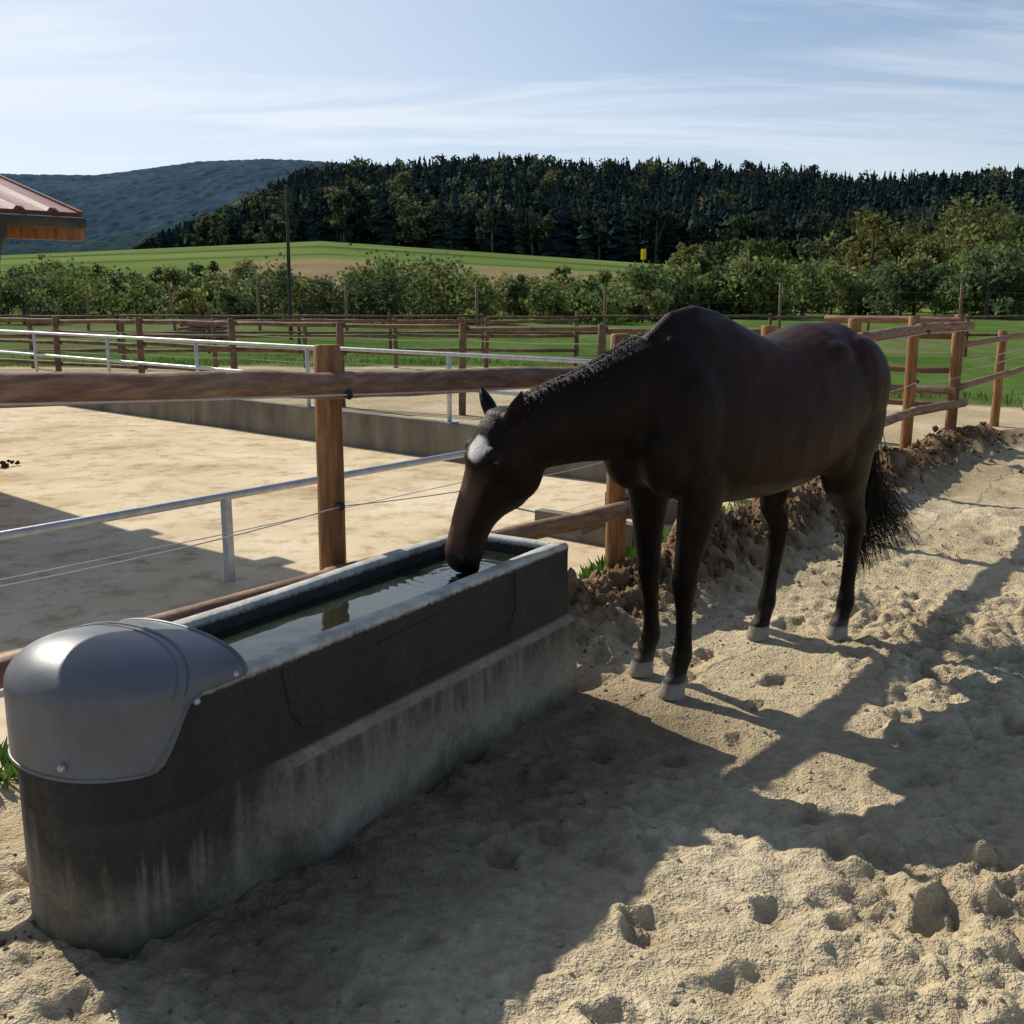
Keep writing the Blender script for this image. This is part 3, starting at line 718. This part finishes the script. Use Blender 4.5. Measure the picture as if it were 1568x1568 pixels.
for sg in (1, -1):
    H.ell((.50, sg*.14, 1.12), (.17, .115, .26)); H.ell((.61, sg*.10, 1.02), (.125, .115, .17)); H.ell((.40, sg*.145, .97), (.15, .095, .16))
    H.ell((-.60, sg*.155, 1.22), (.23, .135, .24)); H.ell((-.73, sg*.105, 1.12), (.13, .105, .22)); H.ell((-.44, sg*.185, .97), (.11, .09, .15))
    H.ell((-.40, sg*.14, 1.36), (.13, .115, .09))
H.ell((0, 0, 1.09), (.35, .305, .32))
tmp = H.obj('horse_tmp', [], smooth=True)
rm = tmp.modifiers.new('r', 'REMESH'); rm.mode = 'VOXEL'; rm.voxel_size = .0092; rm.use_smooth_shade = True
smm = tmp.modifiers.new('s', 'SMOOTH'); smm.factor = .5; smm.iterations = 10
dg = bpy.context.evaluated_depsgraph_get(); dg.update()
hm = bpy.data.meshes.new_from_object(tmp.evaluated_get(dg)); bpy.data.objects.remove(tmp)
nv_ = len(hm.vertices); hv = np.empty(nv_*3); hm.vertices.foreach_get('co', hv); hv = hv.reshape(-1, 3)
x, y, z = hv.T
body = np.ones((nv_, 3))*C(.0115,.0058,.0042)
red = np.exp(-((x+.18)/.45)**2)*sst(1.0, 1.45, z)*(x < .5)
body = mixc(body, C(.052,.019,.011), red*.85)
body = mixc(body, C(.028,.013,.008), sst(.75,1.0,z)*(1-sst(1.0,1.3,z))*np.exp(-((x+.1)/.55)**2)*.7)
body = mixc(body, C(.0035,.0028,.0027), (1-sst(.55, .9, z))*(x < .9))
body = mixc(body, C(.006,.0045,.004), sst(.5, .9, x)*(x < 1.15))
body = body*(1+.3*fbm(x*14+z*5, z*9+y*9, 301, 3))[:, None]
rel = hv-np.array(Pp); hs_ = rel@np.array(th_)/Lh; hf_ = rel@np.array(Fh); hw_ = rel@np.array(Sh)
hm_ = ((hs_ > -.3) & (hs_ < 1.1) & (np.abs(hw_) < .19) & (x > 1.0))
body = np.where(hm_[:, None], C(.008,.005,.004), body)
face = hm_*sst(.03, .08, hf_+.012*fbm(hw_*30, hs_*9, 4, 2))*sst(.30, .5, hs_)
body = mixc(body, C(.13,.07,.045), face*.85)
body = mixc(body, C(.022,.015,.013), hm_*sst(.82, .93, hs_)*.85)
body = mixc(body, C(.002,.002,.002), hm_*np.exp(-(((hs_-.975)/.012)**2))*(hf_ < .03)*.9)
nzs = .15*fbm(hw_*45, hs_*22, 8, 3)
star = 1-sst(.75, 1.15, np.sqrt(((hs_-.215)/.085)**2+((hw_-.028)/.046)**2)+nzs)
star = star*hm_*(hf_ > .02)
body = mixc(body, C(.85,.79,.76), star*.92)
hoof = (1-sst(.058, .068, z))
body = mixc(body, C(.32,.29,.24), hoof*(x < .9)*.95)
cor = np.exp(-((z-.078)/.02)**2)*(x < .9)*((x > 0) | (x < -.5))
body = mixc(body, C(.13,.115,.10), cor*.45)
dust = (1-sst(.0, .35, z))*(x < .9)*np.clip(.25+.8*fbm(x*25+y*11, z*30, 311, 3), 0, 1)
body = mixc(body, C(.14,.11,.075), dust*.22)
a = hm.color_attributes.new('Col', 'FLOAT_COLOR', 'POINT'); c4 = np.ones((nv_, 4), dtype=np.float32); c4[:, :3] = body; a.data.foreach_set('color', c4.ravel())
mh, n, l, b = new_mat('horse_coat')
at = N(n, 'ShaderNodeAttribute', attribute_name='Col'); l.new(at.outputs['Color'], b.inputs['Base Color'])
b.inputs['Roughness'].default_value = .46; b.inputs['Specular IOR Level'].default_value = .15; b.inputs['Specular Tint'].default_value = (1, .82, .73, 1)
tc = N(n, 'ShaderNodeTexCoord'); mp = N(n, 'ShaderNodeMapping'); mp.inputs['Scale'].default_value = (.7,1,.22); mp.inputs['Rotation'].default_value = (0,.5,0); l.new(tc.outputs['Object'], mp.inputs[0])
q = N(n, 'ShaderNodeTexNoise', Scale=260, Detail=2); l.new(mp.outputs[0], q.inputs['Vector'])
q2 = N(n, 'ShaderNodeTexNoise', Scale=8, Detail=3); l.new(tc.outputs['Object'], q2.inputs['Vector'])
b1 = N(n, 'ShaderNodeBump', Strength=.5, Distance=.03); l.new(q2.outputs[0], b1.inputs['Height'])
bp = N(n, 'ShaderNodeBump', Strength=.8, Distance=.004); l.new(q.outputs[0], bp.inputs['Height']); l.new(b1.outputs[0], bp.inputs['Normal']); l.new(bp.outputs[0], b.inputs['Normal'])
hm.materials.clear(); hm.materials.append(mh)
hm.polygons.foreach_set('use_smooth', [True]*len(hm.polygons)); hm.name = 'horse'
horse = link(bpy.data.objects.new('horse', hm))
M_eye = mat_noise('eye', [(.3, (.003,.002,.002)), (.7, (.008,.005,.003))], rough=.2, bump=0, spec=.4)
M_hair = mat_noise('black_hair', [(.3, (.0035,.003,.003)), (.7, (.009,.007,.006))], scale=30, rough=.5, bump=0, spec=.25)
mb = MB()
for sg in (1, -1): mb.ell(HP(.262, .036, sg*.102), (.017, .012, .018))
mb.obj('eyes', [M_eye], parent=horse)
mb = MB()
for sg in (1, -1): mb.ell(HP(.915, .044, sg*.060), (.012, .012, .020))
mb.obj('nostrils', [M_black], parent=horse)
def strands(name, paths, r):
    cu = bpy.data.curves.new(name, 'CURVE'); cu.dimensions = '3D'; cu.bevel_depth = r; cu.bevel_resolution = 0; cu.resolution_u = 3
    for p in paths:
        s_ = cu.splines.new('POLY'); s_.points.add(len(p)-1)
        for i, q in enumerate(p): s_.points[i].co = (*q, 1); s_.points[i].radius = 1-.75*(i/(len(p)-1))**2
    cu.materials.append(M_hair); return link(bpy.data.objects.new(name, cu), horse)
def bez(K, nn=10):
    K = [Vector(k) for k in K]; out = []
    for i in range(nn+1):
        u = i/nn*(len(K)-1); j = min(int(u), len(K)-2); t = u-j
        p0 = K[max(j-1, 0)]; p1 = K[j]; p2 = K[j+1]; p3 = K[min(j+2, len(K)-1)]
        out.append(.5*((2*p1)+(p2-p0)*t+(2*p0-5*p1+4*p2-p3)*t*t+(3*p1-p0-3*p2+p3)*t**3))
    return out
def J(s_): return Vector(rng.normal(0, s_, 3))
pt = []
for i in range(760):
    q = rng.random()**1.5; cl = Vector(rng.normal(0, 1, 3)); ln = rng.uniform(.0, 1)**1.5
    E = Vector((-.88-.40*q, .05+.12*q, .24+.12*q+.24*ln))+J(.012)
    m1 = Vector((-.885, .03, .80)); m1b = m1.lerp(E, .5)+Vector((.03*(1-q)+.03, 0, .02))
    pt.append(bez([Vector((-.83,0,1.36))+cl*.010, Vector((-.893,0,1.24))+cl*.018, Vector((-.90,.01,1.02))+cl*.030, m1+cl*.040, m1b+cl*.030, E], 12))
strands('tail', pt, .0025)
pm = []
for i in range(1100):
    u = rng.random()*4.4+1.2; j = int(u); t = u-j
    c0 = Vector(NK[j][0]).lerp(Vector(NK[j+1][0]), t); a0 = NK[j][1]*(1-t)+NK[j+1][1]*t
    tg = (Vector(NK[j+1][0])-Vector(NK[j][0])).normalized(); sd = tg.cross(Vector((0,0,1))).normalized(); up = sd.cross(tg)
    if sd.y > 0: sd = -sd
    near = rng.random() < .22     # some hair lies over on the near side of the crest
    if near: sd = -sd
    r0 = c0+up*(a0-.010)+sd*.006+J(.004); ln = rng.uniform(.03, .07) if near else rng.uniform(.10, .17)
    pm.append(bez([r0, r0+up*.009+sd*.018+J(.002), r0+sd*.042-up*.022+tg*.01+J(.004), r0+sd*.058-up*ln+tg*.03+J(.008)], 7))
strands('mane', pm, .0020)
horse.location = (1.02, 4.70, .006); horse.rotation_euler = (0, 0, math.radians(220))

# ------------------------------------------------------------------ vegetation (distant)
def leafmesh(P, sz, asp=.7):
    k = len(P); a = rng.normal(0, 1, (k, 3)); a /= np.linalg.norm(a, axis=1)[:, None]
    b_ = rng.normal(0, 1, (k, 3)); b_ -= a*(a*b_).sum(1)[:, None]; b_ /= np.linalg.norm(b_, axis=1)[:, None]
    a = a*sz[:, None]; b_ = b_*sz[:, None]*asp
    V = np.stack([P-a, P-b_, P+a, P+b_], 1)
    return V.reshape(-1, 3), np.arange(4*k).reshape(k, 4)
def crown(c, r, h, nl, lobes, base, z0=.25):
    out = []; cols = []
    for i in range(lobes):
        t = rng.random(); zc = h*(z0+(1-z0)*(.10+.78*t)); rad = r*math.sin(math.pi*min(max(.2+.72*t, 0), 1))**.6
        a = rng.uniform(0, 6.28); q = rad*math.sqrt(rng.random())*.9
        lc = np.array([c[0]+q*math.cos(a), c[1]+q*math.sin(a), c[2]+zc]); lr = r*rng.uniform(.20, .46)
        k = nl//lobes; dv = rng.normal(0, 1, (k, 3)); dv /= np.linalg.norm(dv, axis=1)[:, None]
        rr = lr*rng.random((k, 1))**.42*rng.uniform(.8, 1.3, (k, 1))
        out.append(lc+dv*rr*np.array([1, 1, .85]))
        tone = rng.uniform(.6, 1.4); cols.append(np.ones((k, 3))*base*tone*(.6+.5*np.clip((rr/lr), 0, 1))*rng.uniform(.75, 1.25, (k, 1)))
    P = np.concatenate(out); P[:, 2] = np.maximum(P[:, 2], c[2]+.05)
    return P, np.concatenate(cols)
GREENS = [C(.17,.215,.07), C(.14,.18,.075), C(.225,.24,.085), C(.09,.135,.055), C(.235,.23,.08), C(.11,.14,.07)]
M_bark = mat_noise('bark', [(.3, (.05,.04,.03)), (.7, (.11,.09,.07))], rough=.9, bump=0)
def veg(name, trees):
    Vs = []; Fs = []; Cs = []; o = 0; mbt = MB()
    for (x, y, r, h, nl, lb, leaf, base, z0) in trees:
        z = terr(x, y)
        P, cc = crown((x, y, z), r, h, nl, lb, base, z0)
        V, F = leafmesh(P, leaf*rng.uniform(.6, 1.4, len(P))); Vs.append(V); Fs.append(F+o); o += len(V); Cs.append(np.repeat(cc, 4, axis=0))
        th = h*.03+.02
        mbt.tube((x, y, z-.2), (x+rng.normal(0,.1), y, z+h*.75), th, th*.35, 6, 3, 0, 0, False)
        for k in range(3):
            a = rng.uniform(0, 6.28); mbt.tube((x, y, z+h*rng.uniform(.25,.5)), (x+r*.6*math.cos(a), y+r*.6*math.sin(a), z+h*rng.uniform(.55,.8)), th*.5, th*.15, 5, 1, 0, 0, False)
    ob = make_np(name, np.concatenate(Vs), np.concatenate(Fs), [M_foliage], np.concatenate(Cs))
    mbt.obj('trunks', [M_bark], parent=ob, fixn=False)
def hx(px, Y_): return (px-784)/1640*Y_
T = []
for k in range(80):
    px = rng.uniform(-90, 1010); Y_ = rng.uniform(60, 84); h = rng.uniform(1.4, 3.0)*(1.15 if px < 430 else 1)
    if 590 < px < 720: h = rng.uniform(2.8, 3.7)
    T.append((hx(px, Y_), Y_, h*rng.uniform(.45, 1.0), h, 950, 16, .12, GREENS[rng.integers(6)], .02))
for (px, Y_, h, r) in [(20,78,3.7,2.6),(75,84,4.3,2.4),(110,80,3.8,2.6),(165,86,4.2,2.0),(210,76,3.3,2.2),(270,84,3.9,1.8),(330,74,4.0,1.9),(385,74,4.1,1.6),(475,72,2.9,1.3),(620,72,3.9,2.4),(665,74,4.1,2.2),(560,74,3.6,1.8),(855,74,3.8,1.0),(790,74,3.2,1.0),(740,76,3.0,.9),(920,72,3.2,1.5),(980,74,3.8,2.0)]:
    T.append((hx(px, Y_), Y_, r, h, 2000, 24, .13, GREENS[rng.integers(6)]*(1.1 if px > 500 else .8), .02))
veg('hedgerow_trees', T)
T = []
for k in range(46):
    px = rng.uniform(985, 1700); Y_ = rng.uniform(72, 94); top = np.interp(px, [980,1100,1250,1400,1600], [3.9,4.9,4.2,4.4,6.2]); h = top*rng.uniform(.55, 1.1)
    T.append((hx(px, Y_), Y_, h*rng.uniform(.35, .75), h, 1600, 22, .16, GREENS[rng.integers(6)]*rng.uniform(.8, 1.15), .03))
for k in range(34):
    px = rng.uniform(1250, 1720); Y_ = rng.uniform(110, 150); top = np.interp(px, [1040,1250,1400,1600], [6,8.3,9.8,11.3]); h = top*rng.uniform(.62, 1.12)
    T.append((hx(px, Y_), Y_, h*rng.uniform(.28, .55), h, 1400, 22, .25, GREENS[rng.integers(6)]*rng.uniform(.55, .95), .05))
for k in range(14):
    px = rng.uniform(1010, 1260); Y_ = rng.uniform(120, 170); h = rng.uniform(4.5, 7)
    T.append((hx(px, Y_), Y_, h*rng.uniform(.35, .5), h, 1200, 16, .25, GREENS[rng.integers(6)]*.7, .05))
veg('deciduous_trees', T)
def sky_e(br):
    px = br*1640*1.03+784
    yy = np.interp(px, [-50,120,200,250,330,390,420,450,530,620,740,900,1000,1100,1200,1300,1400,1568,1700], [396,394,384,350,325,300,268,254,243,241,228,240,238,243,246,262,260,250,250])
    bb = (yy-784)/1640; return -(.199+.98*bb)/(.98-.199*bb)
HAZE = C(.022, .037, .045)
T = []
for k in range(46):
    px = rng.uniform(-60, 560); Y_ = rng.uniform(268, 330); h = rng.uniform(6, 10)
    if px > 330: h *= 1.2
    x_ = hx(px, Y_); lim = 1.65+float(sky_e(x_/Y_))*Y_-terr(x_, Y_); h = min(h, lim)
    if h < 3: continue
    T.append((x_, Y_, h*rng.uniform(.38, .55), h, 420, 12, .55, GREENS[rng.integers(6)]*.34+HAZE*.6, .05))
for k in range(560):
    px = rng.uniform(330, 1650); Y_ = 268+200*rng.random()**1.1; h = rng.uniform(11, 17)
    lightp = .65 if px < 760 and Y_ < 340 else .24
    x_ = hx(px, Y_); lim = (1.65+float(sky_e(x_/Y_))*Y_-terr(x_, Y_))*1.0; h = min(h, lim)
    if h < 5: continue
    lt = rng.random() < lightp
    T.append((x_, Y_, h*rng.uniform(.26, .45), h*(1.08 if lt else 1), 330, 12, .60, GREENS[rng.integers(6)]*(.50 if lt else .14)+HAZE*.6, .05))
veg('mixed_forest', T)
pos = []
for gy_ in np.arange(272, 492, 4.6):
    for gx_ in np.arange(-190, 300, 4.2):
        x = gx_+rng.uniform(-2.2, 2.2); y = gy_+rng.uniform(-2.4, 2.4)
        if abs(x)/y > .62: continue
        if y < 325 and -.24 < x/y < -.02 and rng.random() < .7: continue
        pos.append((x, y))
pos = np.array(pos)
hh = rng.uniform(10, 17.5, len(pos))*np.where(rng.random(len(pos)) < .12, 1.15, 1)
zt = np.array(terrain(pos[:, 0], pos[:, 1]))
lim = 1.65+sky_e(pos[:, 0]/pos[:, 1])*pos[:, 1]*rng.uniform(.88, 1.015, len(pos))-zt
hh = np.minimum(hh, lim); ok = hh > 6; pos = pos[ok]; hh = hh[ok]; zt = zt[ok]; k = len(pos); LY, NP = 10, 8
rr = hh*rng.uniform(.13, .22, k); rot = rng.uniform(0, 6.28, k); shp = rng.uniform(1.1, 2.2, k)
V = np.zeros((k, LY, NP+1, 3))
for L_ in range(LY):
    u = L_/(LY-1); rad = rr*(1-u**shp*.86)*(.7+.5*rng.random(k)); zb = hh*(.06+.86*u); zp = np.minimum(zb+hh*.12, hh)
    V[:, L_, 0] = np.stack([pos[:, 0]+rng.normal(0,.15,k), pos[:, 1], zt+zp], -1)
    for j in range(NP):
        th = rot+L_*.7+2*math.pi*j/NP; r_ = rad*rng.uniform(.5, 1.3, k)
        V[:, L_, j+1] = np.stack([pos[:, 0]+r_*np.cos(th), pos[:, 1]+r_*np.sin(th), zt+zb+rng.normal(0, .4, k)], -1)
tri = np.array([(0, j+1, (j+1) % NP+1) for j in range(NP)])
F = (tri[None]+(np.arange(k*LY)*(NP+1))[:, None, None]).reshape(-1, 3)
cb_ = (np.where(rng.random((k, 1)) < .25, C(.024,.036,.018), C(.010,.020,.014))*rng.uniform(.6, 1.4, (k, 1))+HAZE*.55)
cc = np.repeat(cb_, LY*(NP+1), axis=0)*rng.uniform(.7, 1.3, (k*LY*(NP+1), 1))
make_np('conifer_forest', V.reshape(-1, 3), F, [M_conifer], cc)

# distant wooded ridges
def ridge(Y0, Y1, xs_, hs2, X0, X1, col_, amp, st, nyr=110):
    xs = np.arange(X0, X1, st); ys = np.linspace(Y0, Y1, nyr); a_, b_ = np.meshgrid(xs, ys)
    a_ = a_+rng.normal(0, st*.2, a_.shape)
    u = (b_-Y0)/(Y1-Y0); prof = np.sin(np.clip(u, 0, 1)*math.pi*.5)
    h = np.interp(a_*Y1/b_, xs_, hs2)*prof + 10*fbm(a_/110, b_/110, 9, 3, .5)*prof*(1-u) + rng.random(a_.shape)*amp
    idx = np.arange(a_.size).reshape(a_.shape); F = np.stack([idx[:-1,:-1], idx[:-1,1:], idx[1:,1:], idx[1:,:-1]], -1).reshape(-1, 4)
    cc = np.ones(a_.shape+(3,))*col_*(1+.30*fbm(a_/60, b_/60, 19, 4)+rng.normal(0, .12, a_.shape))[..., None]
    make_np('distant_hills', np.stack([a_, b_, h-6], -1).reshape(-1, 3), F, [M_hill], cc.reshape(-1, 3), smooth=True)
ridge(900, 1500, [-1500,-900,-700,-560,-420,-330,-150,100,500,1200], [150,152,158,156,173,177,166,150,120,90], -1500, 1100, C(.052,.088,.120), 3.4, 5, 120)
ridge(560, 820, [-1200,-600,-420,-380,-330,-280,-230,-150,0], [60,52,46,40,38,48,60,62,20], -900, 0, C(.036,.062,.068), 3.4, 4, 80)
